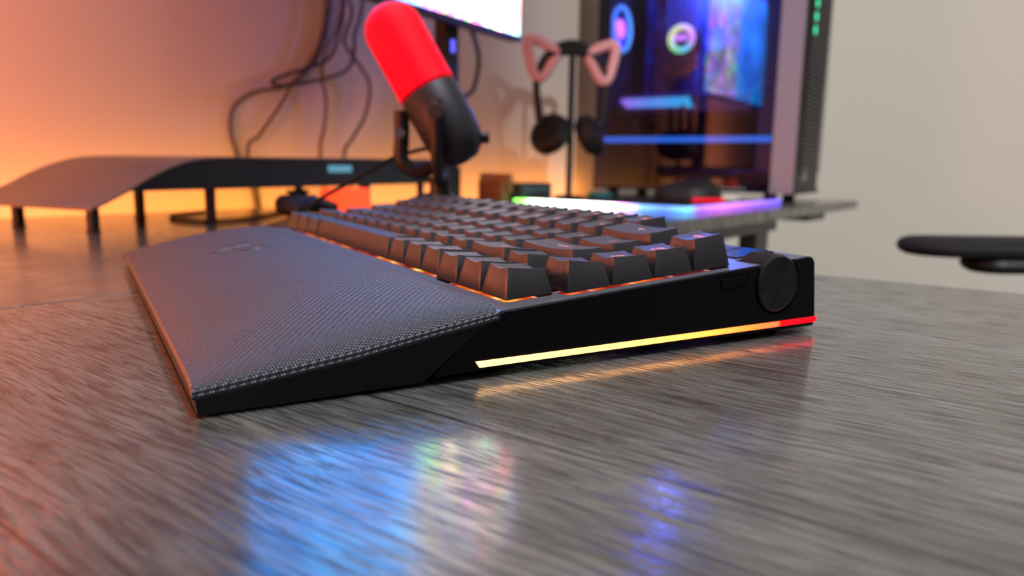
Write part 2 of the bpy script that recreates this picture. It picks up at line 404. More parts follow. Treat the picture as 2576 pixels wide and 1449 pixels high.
# dial with knurled rim
dm = MB(); N = 96
pr = []
def knurl(r, x): return [(x, 115.3 + (r - (0.35 if k % 2 else 0)) * math.cos(2 * math.pi * k / N), -10 + (r - (0.35 if k % 2 else 0)) * math.sin(2 * math.pi * k / N)) for k in range(N)]
def circ(r, x): return [(x, 115.3 + r * math.cos(2 * math.pi * k / N), -10 + r * math.sin(2 * math.pi * k / N)) for k in range(N)]
dm.rings([circ(10.8, -1.8), knurl(11.6, -1.2), knurl(11.6, 11.2), circ(11.2, 11.9), circ(10.6, 12.5), circ(10.3, 12.35), circ(0.05, 12.35)])
DM = mat('dial_black', (0.018, 0.018, 0.020), 0.34, 0.35, spec=0.5); n, l, b = nt(DM)
b.inputs['Anisotropic'].default_value = 0.85
tg = n.new('ShaderNodeTangent'); tg.direction_type = 'RADIAL'; tg.axis = 'X'; l.new(tg.outputs[0], b.inputs['Tangent'])
dial = bpy.data.objects.new('dial', None)
me = dm.mesh('dial')
for v in me.vertices: v.co -= Vector((0, 0.1153, -0.010))
dial = link('dial', me, DM, kb, 25); dial.location = (0, 0.1153, -0.010)
MB().prism([((y - 91.3) * 0.99 + 91.3, (z + 6.3) * 0.96 - 6.3) for y, z in btn], 'x', 10.8, 11.75).build('side_button', M_['case'], kb, bevel=0.25)
# side light strip
ls = mat('edge_light', (0.02, 0.01, 0.01), 0.6, spec=0.1); n, l, b = nt(ls)
t = n.new('ShaderNodeTexCoord'); sx = n.new('ShaderNodeSeparateXYZ'); l.new(t.outputs['Object'], sx.inputs[0])
mr = n.new('ShaderNodeMapRange'); mr.inputs['From Min'].default_value = -0.020; mr.inputs['From Max'].default_value = 0.140; l.new(sx.outputs['Y'], mr.inputs[0])
cc = ramp(n, l, mr.outputs[0], [(0.0, (1.0, 0.52, 0.20)), (0.35, (1.0, 0.44, 0.13)), (0.62, (1.0, 0.34, 0.05)), (0.78, (1.0, 0.17, 0.03)), (0.845, (1.0, 0.14, 0.05)), (0.86, (1.0, 0.003, 0.006)), (1.0, (1.0, 0.0, 0.010))])
l.new(cc, b.inputs['Emission Color'])
sr = ramp(n, l, mr.outputs[0], [(0.0, (1, 1, 1)), (0.5, (0.9, 0.9, 0.9)), (0.80, (0.75,) * 3), (0.86, (0.7,) * 3), (1.0, (0.65,) * 3)])
l.new(math_node(n, l, 'MULTIPLY', sr, 3.2), b.inputs['Emission Strength'])
strip = MB().rings([[(x, -19.2, -16.0), (x, 138.9, -27.1), (x, 138.6, -29.2), (x, -17.9, -18.2)] for x in (10.9, 11.75)])
strip.build('light_strip', ls, kb, smooth_ang=0)
s2 = MB().rings([[(x, -19.2, -16.0), (x, 138.9, -27.1), (x, 138.6, -29.2), (x, -17.9, -18.2)] for x in (KX0 - 0.25, KX0 + 0.6)])
s2.build('light_strip', ls, kb, smooth_ang=0)
# media keys: glossy bars behind the f row
for x0, x1 in ((-37.0, -21.5), (-20.5, -5.0)):
    MB().box(x0, 110.0, -1.5, x1, 132.0, -0.8).build('media_key', M_['gloss'], kb, bevel=0.5)
for x in (-290, -10):
    for y in (-10, 125):
        MB().box(x - 14, y - 4, -20.0 - (y + 20) * 0.0734 - 1.55, x + 10, y + 4, -19.2 - (y + 20) * 0.0734).build('foot', M_['rub'], kb)

# ------------------------------------------------------------------ wrist rest
wr = tag(empty('wrist_rest', (-150 * MM, -55 * MM, 0)), 'black leatherette wrist rest with woven texture in front of the keyboard', 'wrist rest')
def wl(pt): return (pt[0] + 150, pt[1] + 55, pt[2])
cu = mat('woven_leatherette', (0.008, 0.010, 0.020), 0.43, spec=0.7); n, l, b = nt(cu)
t = n.new('ShaderNodeTexCoord'); sx = n.new('ShaderNodeSeparateXYZ'); l.new(t.outputs['Object'], sx.inputs[0])
pp = math_node(n, l, 'MULTIPLY', math_node(n, l, 'ADD', sx.outputs['X'], sx.outputs['Y']), 0.7071)
qq = math_node(n, l, 'MULTIPLY', math_node(n, l, 'SUBTRACT', sx.outputs['Y'], sx.outputs['X']), 0.7071)
def wave(c_, pitch): return math_node(n, l, 'SINE', math_node(n, l, 'MULTIPLY', c_, 2 * math.pi / pitch))
hh = math_node(n, l, 'ADD', math_node(n, l, 'MULTIPLY', wave(pp, 0.00184), 0.75), math_node(n, l, 'MULTIPLY', wave(pp, 0.00092), math_node(n, l, 'MULTIPLY', wave(qq, 0.00092), 0.55)))
bp = n.new('ShaderNodeBump'); bp.inputs['Strength'].default_value = 1.0; bp.inputs['Distance'].default_value = 0.00020
l.new(hh, bp.inputs['Height']); l.new(bp.outputs[0], b.inputs['Normal'])
YE = [(-99.0, 9.4), (-55.8, 14.9), (-31, 19.1), (-10.0, 22.4)]
def edge_z(y):
    for (a, za), (bb, zb) in zip(YE, YE[1:]):
        if y <= bb: return za + (zb - za) * (y - a) / (bb - a)
    return YE[-1][1]
def crown(y):
    P = [(-99, 0), (-92, 2.6), (-79, 6.0), (-66, 8.1), (-55, 9.0), (-41, 8.2), (-27, 6.4), (-18, 4.6), (-10, 0.4)]
    for (a, za), (bb, zb) in zip(P, P[1:]):
        if y <= bb: return za + (zb - za) * (y - a) / (bb - a)
    return 0
bm = bmesh.new(); NX, NY = 110, 44
def sfun(x):
    d = min(x - (-310), 11.5 - x); t_ = min(d / 62.0, 1); return (1 - (1 - t_) ** 2.1)
def roll(x):
    d = min(x - (-310), 11.5 - x); k_ = max(0.0, 1 - d / 13.0); return -3.4 * (1 - math.sqrt(max(0.0, 1 - k_ * k_)))
G = []
for j in range(NY + 1):
    f = j / NY; f = 0.5 - 0.5 * math.cos(math.pi * f) * (0.35 + 0.65 * 1); y = -99 + 89 * f; row = []
    for i in range(NX + 1):
        g = i / NX; g = 0.5 - 0.5 * math.cos(math.pi * g); x = -310 + 321.5 * g
        row.append(bm.verts.new(wl((x, y, edge_z(y) + 0.5 + crown(y) * sfun(x) + roll(x)))))
    G.append(row)
for j in range(NY):
    for i in range(NX): bm.faces.new((G[j][i], G[j][i + 1], G[j + 1][i + 1], G[j + 1][i]))
bord = G[0][:] + [G[j][NX] for j in range(1, NY + 1)] + [G[NY][i] for i in range(NX - 1, -1, -1)] + [G[j][0] for j in range(NY - 1, 0, -1)]
def cxy(v, d, dz):
    x, y, z = v.co; X = x - 150; Y = y - 55
    sx_ = 1 if X > 11.0 else -1 if X < -309.5 else 0; sy_ = 1 if Y > -10.5 else -1 if Y < -98.5 else 0
    return bm.verts.new((x + sx_ * d, y + sy_ * d, z + dz))
prev = bord
for d, dz in ((0.35, -0.4), (0.5, -0.9), (0.3, -1.4), (-0.4, -1.8)):
    cur = [cxy(v, d, dz) for v in bord]
    for i in range(len(bord)):
        k = (i + 1) % len(bord); bm.faces.new((prev[i], cur[i], cur[k], prev[k]))
    prev = cur
bmesh.ops.recalc_face_normals(bm, faces=bm.faces[:]); bm.transform(Matrix.Scale(MM, 4))
me = bpy.data.meshes.new('cushion'); bm.to_mesh(me); bm.free(); link('cushion', me, cu, wr, 60)
base = MB().rings([[wl((x, y, z)) for y, z in P] for x, P in (
    (-310.0, [(-98.2, 0.6), (-98.9, 6.3), (-55, 11.6), (-12.5, 18.0), (-35.5, 1.0)]),
    (11.4, [(-98.2, 0.6), (-98.9, 6.3), (-55, 11.6), (-12.5, 18.0), (-35.5, 1.0)]))])
base.build('base', mat('wrist_rest_base', (0.0025, 0.0025, 0.003), 0.32, spec=0.4), wr, bevel=0.5)
for x in (-290, 0):
    MB().box(*wl((x - 8, -92, 0)), *wl((x + 6, -84, 0.7))).box(*wl((x - 8, -48, 0)), *wl((x + 6, -42, 1.1))).build('foot', M_['rub'], wr)
# embossed emblem of three intertwined curves
em = MB()
for k in range(3):
    P = []
    for i in range(25):
        tt = i / 24; a = math.radians(120 * k + 200 * tt); r = 4 + 13 * tt + 2.5 * math.sin(tt * 9 + k)
        x = -166 + r * math.cos(a) * 0.9; y = -53 + r * math.sin(a); P.append(wl((x, y, edge_z(y) + crown(y) + 0.5)))
    em.tube(P, 0.8, 6, 1, rad=lambda s_: 0.1 + 0.2 * math.sin(math.pi * min(1, s_ * 0.9 + 0.05)))
em.build('emblem', mat('emblem_gloss', (0.012, 0.012, 0.014), 0.42, spec=0.4), wr)

# ------------------------------------------------------------------ monitor riser
rs = dthing('monitor_riser', 'dark monitor riser with a curved down end and a row of short legs', 'riser', -563, 120, 0, math.radians(11))
RM = noise_bump(mat('riser_grey', (0.15, 0.14, 0.15), 0.38, 0.35), 900, 0.00005, 0.2)
RZ = [(-12, 20), (2, 25), (20, 32.5), (39, 41), (52, 48), (66, 54), (85, 61), (104, 66), (124, 69), (160, 70.5), (233, 71), (400, 72), (570, 73)]
def rz(v):
    for (a, za), (bb, zb) in zip(RZ, RZ[1:]):
        if v <= bb: return za + (zb - za) * (v - a) / (bb - a)
    return RZ[-1][1]
VV = [-6 + 5 * i for i in range(33)] + [170 + 40 * i for i in range(11)]
top = MB(); secs = []
for v in VV:
    z = (rz(v - 6) + 2 * rz(v) + rz(v + 6)) / 4; secs.append([(-189, v, z - 3.0), (2, v, z - 3.0), (3, v, z - 0.9), (1.5, v, z), (-188.5, v, z), (-190, v, z - 0.9)])
top.rings(secs); top.build('top', RM, rs, 30)
fa = MB(); secs = []
for v in [32 + 5 * i for i in range(27)] + [180 + 40 * i for i in range(10)] + [566]:
    z1 = rz(v) - 3; secs.append([(-182, v, 36), (0, v, 36), (0, v, max(z1, 36.3)), (-182, v, max(z1, 36.3))])
fa.rings(secs); rh = fa.build('housing', M_['blk'], rs, 30)
for u in (-6, -118):
    for v in (1, 136, 273, 408, 545):
        if u == -118 and v in (273, 408): continue
        zt = min(rz(v) - 2.9, 36.5 if v > 30 else 99)
        MB().box(u - 4, v - 4, 0.8, u + 4, v + 4, zt).box(u - 5, v - 5, 0, u + 5, v + 5, 0.9).build('leg', M_['blk'], rs, bevel=0.6)
o = MB().box(-0.2, 321, 53.5, 0.8, 369, 62.5).build('display', mat('riser_display', (0.05, 0.1, 0.12), 0.3, emit=(0.10, 0.36, 0.50), strength=0.8), rh, bevel=1.5, seg=3)
o['label'] = 'small teal lit display'

# ------------------------------------------------------------------ things under and beside the riser
rl = dthing('night_light', 'small glowing red-orange block under the riser', 'lamp', -640, 475, 0)
MB().box(-18, -30, 1, 18, 30, 33).build('lamp_body', mat('red_glow', (0.6, 0.05, 0.02), 0.5, emit=(1.0, 0.07, 0.015), strength=1.6), rl, bevel=5, seg=4)
MB().box(-19, -31, 0, 19, 31, 2).build('base', M_['blk'], rl, bevel=0.5)
gp = dthing('game_controller', 'dark rounded controller left of the glowing red block', 'controller', -585, 352, 0, 1.9)
MB().rings([[(math.cos(a) * 34 * r, math.sin(a) * 20 * r - 10 * abs(math.cos(a)) ** 2, z) for a in [2 * math.pi * i / 32 for i in range(32)]]
            for r, z in ((0.7, 8), (0.95, 12), (1.0, 18), (0.93, 24), (0.7, 28))]).build('shell', M_['blk'], gp)
for sx_ in (-1, 1):
    MB().tube([(sx_ * 25, -4, 17), (sx_ * 32, -18, 14), (sx_ * 35, -34, 10)], 10, 12, 5, rad=lambda s_: 11 - 3 * s_).build('grip', M_['blk'], gp)
    MB().lathe([(4, 24), (4, 30), (7, 31), (7, 33.5), (5, 34)], (sx_ * 12, -6, 0), n=20).build('thumbstick', M_['rub'], gp)
cb_ = MB().tube([D(-740, 330, 2.2) * 1000, D(-690, 262, 2.2) * 1000, D(-640, 238, 2.2) * 1000, D(-590, 246, 2.2) * 1000, D(-600, 300, 2.2) * 1000, D(-660, 380, 2.2) * 1000, D(-712, 448, 2.2) * 1000, D(-760, 520, 2.2) * 1000], 2.0, 8, 8)
tag(cb_.build('desk_cable', M_['rub']), 'thin black cable looping over the desk under the riser', 'cable')

# ------------------------------------------------------------------ hanging cables
GC = mat('cable_grey', (0.10, 0.095, 0.10), 0.5); BC = mat('cable_dark', (0.03, 0.03, 0.055), 0.45)
CABS = [('leftmost grey cable hanging behind the riser, bulging far left', GC, 2.9, [(-872, 668, 571), (-872, 666, 357), (-872, 659, 305), (-872, 647, 260), (-872, 619, 219), (-872, 572, 186), (-872, 516, 173), (-872, 479, 150), (-872, 469, 125), (-872, 471, 98), (-872, 479, 73), (-872, 515, -60), (-872, 531, -676)]),
        ('grey cable slanting straight down left from the cable bundle', GC, 2.9, [(-872, 652, 567), (-872, 651, 354), (-872, 645, 290), (-872, 622, 237), (-872, 581, 190), (-872, 546, 144), (-872, 514, 106), (-872, 492, 76), (-872, 515, -60), (-872, 520, -676)]),
        ('nearly vertical grey cable in the middle behind the riser', GC, 2.6, [(-872, 683, 574), (-872, 681, 361), (-872, 670, 296), (-872, 642, 247), (-872, 633, 207), (-872, 641, 170), (-872, 636, 124), (-872, 626, 78), (-872, 635, -60), (-872, 630, -676)]),
        ('rightmost grey cable bulging toward the microphone', GC, 3.1, [(-872, 688, 570), (-872, 688, 362), (-872, 695, 318), (-872, 682, 285), (-872, 679, 263), (-872, 711, 232), (-872, 733, 200), (-872, 721, 148), (-872, 690, 106), (-872, 672, 73), (-872, 690, -60), (-872, 686, -676)]),
        ('dark blue cable looping sideways through the hanging bundle', BC, 3.0, [(-872, 719, 578), (-872, 716, 369), (-872, 709, 316), (-872, 695, 281), (-872, 692, 248), (-872, 679, 223), (-872, 646, 207), (-872, 590, 192), (-872, 539, 183), (-872, 528, 188), (-872, 552, 200), (-872, 602, 218), (-872, 640, 237), (-872, 661, 277), (-872, 674, 342), (-872, 680, 579)])]
for ci, (lab, m, r, pts) in enumerate(CABS):
    MBo = MB().tube([D(p[0] + 6.3 * ci - 18, p[1], p[2]) * 1000 for p in pts], r, 10, 6)
    tag(MBo.build('hanging_cable', m), lab, 'cable', 'cables hanging behind the desk')

# ------------------------------------------------------------------ monitor
mo = dthing('monitor', 'large monitor with bright colourful picture on a black neck', 'monitor', -651, 577, 0, math.radians(6))
sm = mat('screen_picture', (0.01, 0.01, 0.01), 0.25); n, l, b = nt(sm)
t = n.new('ShaderNodeTexCoord'); sp = n.new('ShaderNodeSeparateXYZ'); l.new(t.outputs['Object'], sp.inputs[0])
vo = n.new('ShaderNodeTexVoronoi'); vo.inputs['Scale'].default_value = 1; vo.feature = 'SMOOTH_F1'
km = n.new('ShaderNodeVectorMath'); km.operation = 'MULTIPLY'; km.inputs[1].default_value = (1, 75, 30); l.new(t.outputs['Object'], km.inputs[0]); l.new(km.outputs[0], vo.inputs['Vector'])
hs = n.new('ShaderNodeHueSaturation'); hs.inputs['Saturation'].default_value = 0.9; l.new(vo.outputs['Color'], hs.inputs['Color'])
wh = n.new('ShaderNodeMix'); wh.data_type = 'RGBA'; wh.inputs[0].default_value = 0.12; gmm = n.new('ShaderNodeGamma'); gmm.inputs[1].default_value = 3.0; l.new(hs.outputs[0], gmm.inputs[0]); l.new(gmm.outputs[0], wh.inputs[6]); wh.inputs[7].default_value = (1.0, 0.55, 0.78, 1)
nz = n.new('ShaderNodeTexNoise'); nz.inputs['Scale'].default_value = 7; l.new(t.outputs['Object'], nz.inputs['Vector'])
blue = ramp(n, l, nz.outputs[0], [(0.3, (0.003, 0.07, 0.30)), (0.5, (0.004, 0.20, 0.68)), (0.68, (0.02, 0.38, 0.85)), (0.85, (0.35, 0.35, 0.9))])
edge = math_node(n, l, 'ADD', sp.outputs['Y'], math_node(n, l, 'MULTIPLY', nz.outputs[0], 0.10))
fac = n.new('ShaderNodeMapRange'); fac.inputs['From Min'].default_value = 0.02; fac.inputs['From Max'].default_value = 0.09; l.new(edge, fac.inputs[0])
mx = n.new('ShaderNodeMix'); mx.data_type = 'RGBA'; l.new(fac.outputs[0], mx.inputs[0]); l.new(blue, mx.inputs[6]); l.new(wh.outputs[2], mx.inputs[7])
l.new(mx.outputs[2], b.inputs['Emission Color'])
es = n.new('ShaderNodeMapRange'); es.inputs['To Min'].default_value = 8.5; es.inputs['To Max'].default_value = 13.0; l.new(fac.outputs[0], es.inputs[0]); l.new(es.outputs[0], b.inputs['Emission Strength'])
MB().box(29.6, -301, 286, 30.4, 301, 626).build('screen', sm, mo, smooth_ang=0)
MB().box(28, -305, 276, 30.2, 305, 285.6).box(28, -305, 626.4, 30.2, 305, 630).box(28, -305, 285.6, 30.2, -301.4, 626.4).box(28, 301.4, 285.6, 30.2, 305, 626.4).build('bezel', M_['blk'], mo)
MB().box(8, -303, 277, 28, 303, 629).box(-22, -150, 330, 8, 150, 560).build('housing', M_['blk'], mo, bevel=3)
nk = MB().box(-34, 140, 60, -10, 178, 420).build('neck', M_['blk'], mo, bevel=4)
MB().box(-22, 140, 400, 8, 178, 460).build('mount', M_['dk'], mo, bevel=2)
MB().box(-80, 96, 0, 80, 224, 7).box(-36, 136, 7, -8, 182, 62).build('base', M_['blk'], mo, bevel=3)
o = MB().box(-10, 154, 243, -9, 164, 262).build('neck_glint', mat('blue_glint', (0, 0, 0.1), 0.4, emit=(0.12, 0.12, 1.0), strength=1.6), nk); o['label'] = 'small blue reflection on the neck, painted as a glow'  # reflected LED painted as a glowing patch
mc = MB().tube([D(*p) * 1000 for p in [(-700, 790, 330), (-700, 800, 299), (-700, 819, 269), (-700, 826, 237), (-700, 814, 196), (-700, 796, 182), (-700, 770, 172), (-705, 755, 120), (-705, 762, 3)]], 4.5, 10, 6)
tag(mc.build('monitor_cable', GC), 'thick grey cable curving beside the monitor neck', 'cable')

# ------------------------------------------------------------------ microphone
mp_ = empty('microphone', D(-300, 287, 0)); tag(mp_, 'tilted desk microphone with glowing red mesh head on black tripod', 'microphone')
inv = Matrix.Translation(-D(-300, 287, 0) * 1000)
AX = (E1 * -0.483 + E2 * -0.188 + E3 * 0.856).normalized(); P0 = D(-309, 287.5, 127.5) * 1000
def mlathe(prof, n=48): return MB().lathe(prof, P0, AX, n).xf(inv)
RED = mat('red_mesh_grille', (0.12, 0.0, 0.004), 0.5, spec=0.15); n, l, b = nt(RED)
t = n.new('ShaderNodeTexCoord')
geo = n.new('ShaderNodeVectorRotate'); geo.rotation_type = 'AXIS_ANGLE'
ax_ = AX.cross(Vector((0, 0, 1))).normalized(); geo.inputs['Axis'].default_value = ax_; geo.inputs['Angle'].default_value = AX.angle(Vector((0, 0, 1)))
geo.inputs['Center'].default_value = (P0 - D(-300, 287, 0) * 1000) * MM
l.new(t.outputs['Object'], geo.inputs['Vector']); sp = n.new('ShaderNodeSeparateXYZ'); l.new(geo.outputs[0], sp.inputs[0])
cz = (P0 - D(-300, 287, 0) * 1000) * MM
ang = math_node(n, l, 'ARCTAN2', math_node(n, l, 'SUBTRACT', sp.outputs['Y'], cz.y), math_node(n, l, 'SUBTRACT', sp.outputs['X'], cz.x))
w1 = math_node(n, l, 'SINE', math_node(n, l, 'MULTIPLY', ang, 60)); w2 = math_node(n, l, 'SINE', math_node(n, l, 'MULTIPLY', sp.outputs['Z'], 2 * math.pi / 0.0030))
dots = math_node(n, l, 'ADD', math_node(n, l, 'MULTIPLY', math_node(n, l, 'MULTIPLY', w1, w2), 0.5), math_node(n, l, 'MULTIPLY', w2, 0.6))
cr = ramp(n, l, dots, [(0.0, (0.2, 0.0, 0.003)), (0.35, (1.0, 0.0, 0.010))])
l.new(cr, b.inputs['Emission Color']); b.inputs['Emission Strength'].default_value = 2.4
bp = n.new('ShaderNodeBump'); bp.inputs['Strength'].default_value = 0.5; bp.inputs['Distance'].default_value = 0.0006; l.new(dots, bp.inputs['Height']); l.new(bp.outputs[0], b.inputs['Normal'])
R_ = 25.5
dome = [(R_ * math.cos(math.radians(a)), 58 + 25 * math.sin(math.radians(a))) for a in range(0, 90, 8)] + [(0.3, 83)]
mlathe([(R_ - 2, 0), (R_, 1.5)] + [(R_, 1.5 + 56.5 * i / 6) for i in range(1, 6)] + dome).build('grille', RED, mp_, 40)
mlathe([(R_ - 1, -1), (R_ - 0.2, -2), (R_ - 0.2, -38), (R_ - 1.5, -50), (R_ - 6, -61), (R_ - 13, -67), (0.3, -69)]).build('body', mat('mic_body', (0.018, 0.018, 0.022), 0.5, spec=0.3), mp_, 40)
FW = Vector(RW[2]); FW.z = 0; FW.normalize(); SD = Vector((-FW.y, FW.x, 0)) * -1
piv = P0 - AX * 22
for sgn in (-1, 1):
    c0 = piv + FW * sgn * (R_ + 4.5)
    MB().tube([c0 + E3 * 9, c0, c0 - E3 * 25, c0 - E3 * 46 - FW * sgn * 6, piv - E3 * 58 - FW * -sgn * 6], 5, 12, 6).xf(inv).build('yoke_arm', M_['blk'], mp_)
    MB().cyl(piv + FW * sgn * (R_ - 1), piv + FW * sgn * (R_ + 13), 7, 24).xf(inv).build('knob', M_['dk'], mp_, bevel=0.8)
hub = piv - E3 * 62
MB().cyl(hub + E3 * 8, hub - E3 * 14, 9, 28).xf(inv).build('hub', M_['blk'], mp_, bevel=1)
for k in range(3):
    a = math.radians(25 + 120 * k); d = Vector((math.cos(a), math.sin(a), 0)); gz = hub.z - 10
    ml = MB().tube([hub - E3 * 8 + d * 4, hub - E3 * 14 + d * 26, hub - E3 * (gz - 6) + d * 62 - E3 * 0, Vector((hub.x, hub.y, 3.8)) + d * 72], 4.5, 10, 5).xf(inv).build('leg', M_['blk'], mp_)
    MB().cyl(Vector((hub.x, hub.y, 0)) + d * 72, Vector((hub.x, hub.y, 4)) + d * 72, 6, 18).xf(inv).build('foot', M_['rub'], ml)
MB().cyl(P0 - AX * 45 + SD * 24, P0 - AX * 45 + SD * 31, 5, 18).xf(inv).build('gain_knob', M_['blk'], mp_, bevel=0.6)
# connector bracket on the left of the mount
cbk = hub + E3 * 42 - SD * 33
MB().tube([cbk + E3 * 22, cbk, cbk - E3 * 20, cbk - E3 * 30 + SD * 14, cbk - E3 * 24 + SD * 26], 6.5, 12, 5).xf(inv).build('boom_joint', M_['blk'], mp_)
MB().lathe([(4, 0), (4, 1.2)], cbk - FW * 6.8 + E3 * 3, -FW, 20).xf(inv).build('screw', mat('screw_metal', (0.6, 0.62, 0.65), 0.25, 1.0), mp_)
q = MB().tube([D(*p) * 1000 for p in [(-296, 310, 66), (-300, 300, 74), (-307, 292, 80), (-331, 272, 72), (-346, 258, 61), (-364, 242, 47), (-382, 226, 33), (-400, 214, 14), (-420, 210, 2.4), (-470, 230, 2.4), (-560, 330, 2.4)]], 1.8, 8, 6)
tag(q.build('microphone_cable', M_['rub']), 'thin black cable drooping from the microphone toward the riser', 'cable')

# ------------------------------------------------------------------ mouse pad and mouse
mpd = dthing('mouse_pad', 'large dark mouse pad with glowing multicolour edge', 'mouse pad', -470, 1070, 0)
MB().box(-165, -215, 0, 148, 215, 3.5).build('pad', noise_bump(mat('pad_cloth', (0.02, 0.02, 0.028), 0.7, spec=0.3), 3000, 0.0001, 0.4), mpd, bevel=1)
pe = mat('pad_edge_light', (0.3, 0.3, 0.3), 0.4); n, l, b = nt(pe)
t = n.new('ShaderNodeTexCoord'); sp = n.new('ShaderNodeSeparateXYZ'); l.new(t.outputs['Object'], sp.inputs[0])
# distance running along the near edge and then up the right edge
sgn_ = math_node(n, l, 'ADD', math_node(n, l, 'ADD', sp.outputs['X'], 0.15), math_node(n, l, 'ADD', sp.outputs['Y'], 0.217))
mr = n.new('ShaderNodeMapRange'); mr.inputs['From Min'].default_value = 0.0; mr.inputs['From Max'].default_value = 0.735; l.new(sgn_, mr.inputs[0])
cc = ramp(n, l, mr.outputs[0], [(0.0, (0.25, 1.0, 0.10)), (0.03, (0.8, 1.0, 0.75)), (0.22, (1.0, 1.0, 1.0)), (0.26, (1.0, 0.35, 1.0)), (0.31, (0.10, 0.45, 1.0)), (0.36, (0.03, 0.20, 1.0)), (0.42, (0.10, 0.65, 1.0)), (0.47, (0.35, 0.10, 1.0)), (0.6, (0.75, 0.15, 1.0)), (0.78, (0.35, 0.06, 1.0)), (1.0, (0.05, 0.02, 1.0))])
l.new(cc, b.inputs['Emission Color'])
ss = ramp(n, l, mr.outputs[0], [(0.0, (0.6,) * 3), (0.03, (1, 1, 1)), (0.24, (1, 1, 1)), (0.31, (0.28,) * 3), (1.0, (0.22,) * 3)])
l.new(math_node(n, l, 'MULTIPLY', ss, 7.0), b.inputs['Emission Strength'])
MB().tube([(-167, -217, 5), (150, -217, 5), (150, 217, 5)], 4.4, 12, 1).build('edge_light', pe, mpd, 50)
ms = dthing('mouse', 'black computer mouse with red light strip on the pad', 'mouse', -430, 1105, 3.5, 0.5)
MB().rings([[(math.cos(a) * 62 * r, math.sin(a) * (33 - 4 * math.cos(2 * a)) * r, z + 3 * math.cos(a) * (z / 30)) for a in [2 * math.pi * i / 40 for i in range(40)]]
            for r, z in ((0.94, 0.5), (1.0, 6), (1.0, 14), (0.95, 24), (0.82, 33), (0.6, 38), (0.3, 40))]).build('shell', M_['blk'], ms, 50)
rm_ = mat('mouse_red_light', (0.3, 0, 0), 0.4); n, l, b = nt(rm_); t = n.new('ShaderNodeTexCoord'); sp = n.new('ShaderNodeSeparateXYZ'); l.new(t.outputs['Object'], sp.inputs[0])
mr = n.new('ShaderNodeMapRange'); mr.inputs['From Min'].default_value = -0.045; mr.inputs['From Max'].default_value = 0.045; l.new(sp.outputs['Y'], mr.inputs[0])
l.new(ramp(n, l, mr.outputs[0], [(0.0, (1.0, 0.0, 0.03)), (0.6, (1.0, 0.02, 0.01)), (0.72, (1.0, 0.35, 0.08)), (1.0, (1.0, 0.45, 0.12))]), b.inputs['Emission Color']); b.inputs['Emission Strength'].default_value = 0.9
MB().tube([(math.cos(a) * 64, math.sin(a) * (35 - 4 * math.cos(2 * a)), 6.5) for a in [math.radians(-85 + 10 * i) for i in range(18)]], 3.2, 8, 2).build('light_ring', rm_, ms)
MB().lathe([(9, -4), (10, -3), (10, 3), (9, 4)], (34, 0, 32), (0, 1, 0), 24).build('wheel', M_['dk'], ms)

def rbox(name, label, cat, u, v, z, a, b_, h, m, rot=0, bev=2, parts=None):
    t_ = dthing(name, label, cat, u, v, z, rot); MB().box(-a / 2, -b_ / 2, 0, a / 2, b_ / 2, h).build('body', m, t_, bevel=bev, seg=3); return t_
t_ = rbox('white_box', 'flat white box lying on the desk before the computer', 'box', -470, 1335, 0, 95, 70, 13, mat('white_card', (0.72, 0.68, 0.62), 0.5), 0.2)
MB().box(-40, -30, 13, 40, 30, 13.4).build('lid', mat('white_lid', (0.78, 0.74, 0.68), 0.45), t_)
t_ = rbox('brown_box', 'small brown box behind the far keys beside the dock', 'box', -668, 838, 0, 48, 44, 40, mat('cardboard', (0.42, 0.20, 0.08), 0.7), 0.1)
MB().box(-30.3, -6, 20, 30.3, 6, 52.3).build('tape', mat('box_tape', (0.5, 0.3, 0.14), 0.4), t_)
t_ = rbox('dock_hub', 'dark teal-grey dock box beside the brown box', 'dock', -655, 900, 0, 60, 100, 36, mat('teal_grey', (0.05, 0.08, 0.09), 0.4), 0.05)
MB().box(30, -40, 22, 30.6, 40, 29).build('port_bar', mat('port_bar', (0.10, 0.22, 0.24), 0.35), t_)
t_ = dthing('charging_puck', 'small round teal gadget behind the mouse pad', 'gadget', -690, 1230, 0)
MB().lathe([(26, 0), (28, 3), (28, 9), (24, 12), (0.3, 12.5)]).build('body', mat('teal_plastic', (0.03, 0.20, 0.20), 0.4), t_)

# ------------------------------------------------------------------ headset on its stand
hx, hv = -667, 1070
stn = dthing('headset_stand', 'black headset stand with slim pole and curved top rest', 'headset stand', hx, hv, 0)
MB().lathe([(26, 0), (27.5, 2), (27.5, 5), (25, 9), (10, 10.5)], n=40).build('base', M_['blk'], stn)
MB().tube([(0, 0, 8), (0, 0, 150), (0, 0, 280)], 6.5, 16, 2).build('pole', M_['blk'], stn)
RC = Matrix.Rotation(math.radians(-50), 4, 'Z')      # rest turned to face the side top
hs_ang = math.radians(36)
def hl(a, z, d=0):   # a across the headset, d depth; in desk axes
    return Vector((a * math.sin(hs_ang) + d * math.cos(hs_ang), a * math.cos(hs_ang) - d * math.sin(hs_ang), z))
MB().tube([hl(-38, 276), hl(-24, 284), hl(0, 288), hl(24, 284), hl(38, 276)], 10, 14, 5).build('rest', M_['blk'], stn)
PINK = noise_bump(mat('pink_plastic', (0.80, 0.40, 0.42), 0.4), 600, 0.0001, 0.2)
hsn = dthing('headset', 'black headset with two pink cat ears hanging on the stand', 'headset', hx, hv, 3)
band = [hl(-64, 150), hl(-70, 190), hl(-72, 225), hl(-60, 262), hl(-34, 288), hl(0, 298), hl(34, 288), hl(60, 262), hl(72, 225), hl(70, 190), hl(64, 150)]
MB().tube(band, 7, 12, 5).build('headband', M_['blk'], hsn)
MB().tube([hl(-46, 270), hl(-24, 284), hl(0, 289), hl(24, 284), hl(46, 270)], 9, 12, 5).build('pad', M_['rub'], hsn)
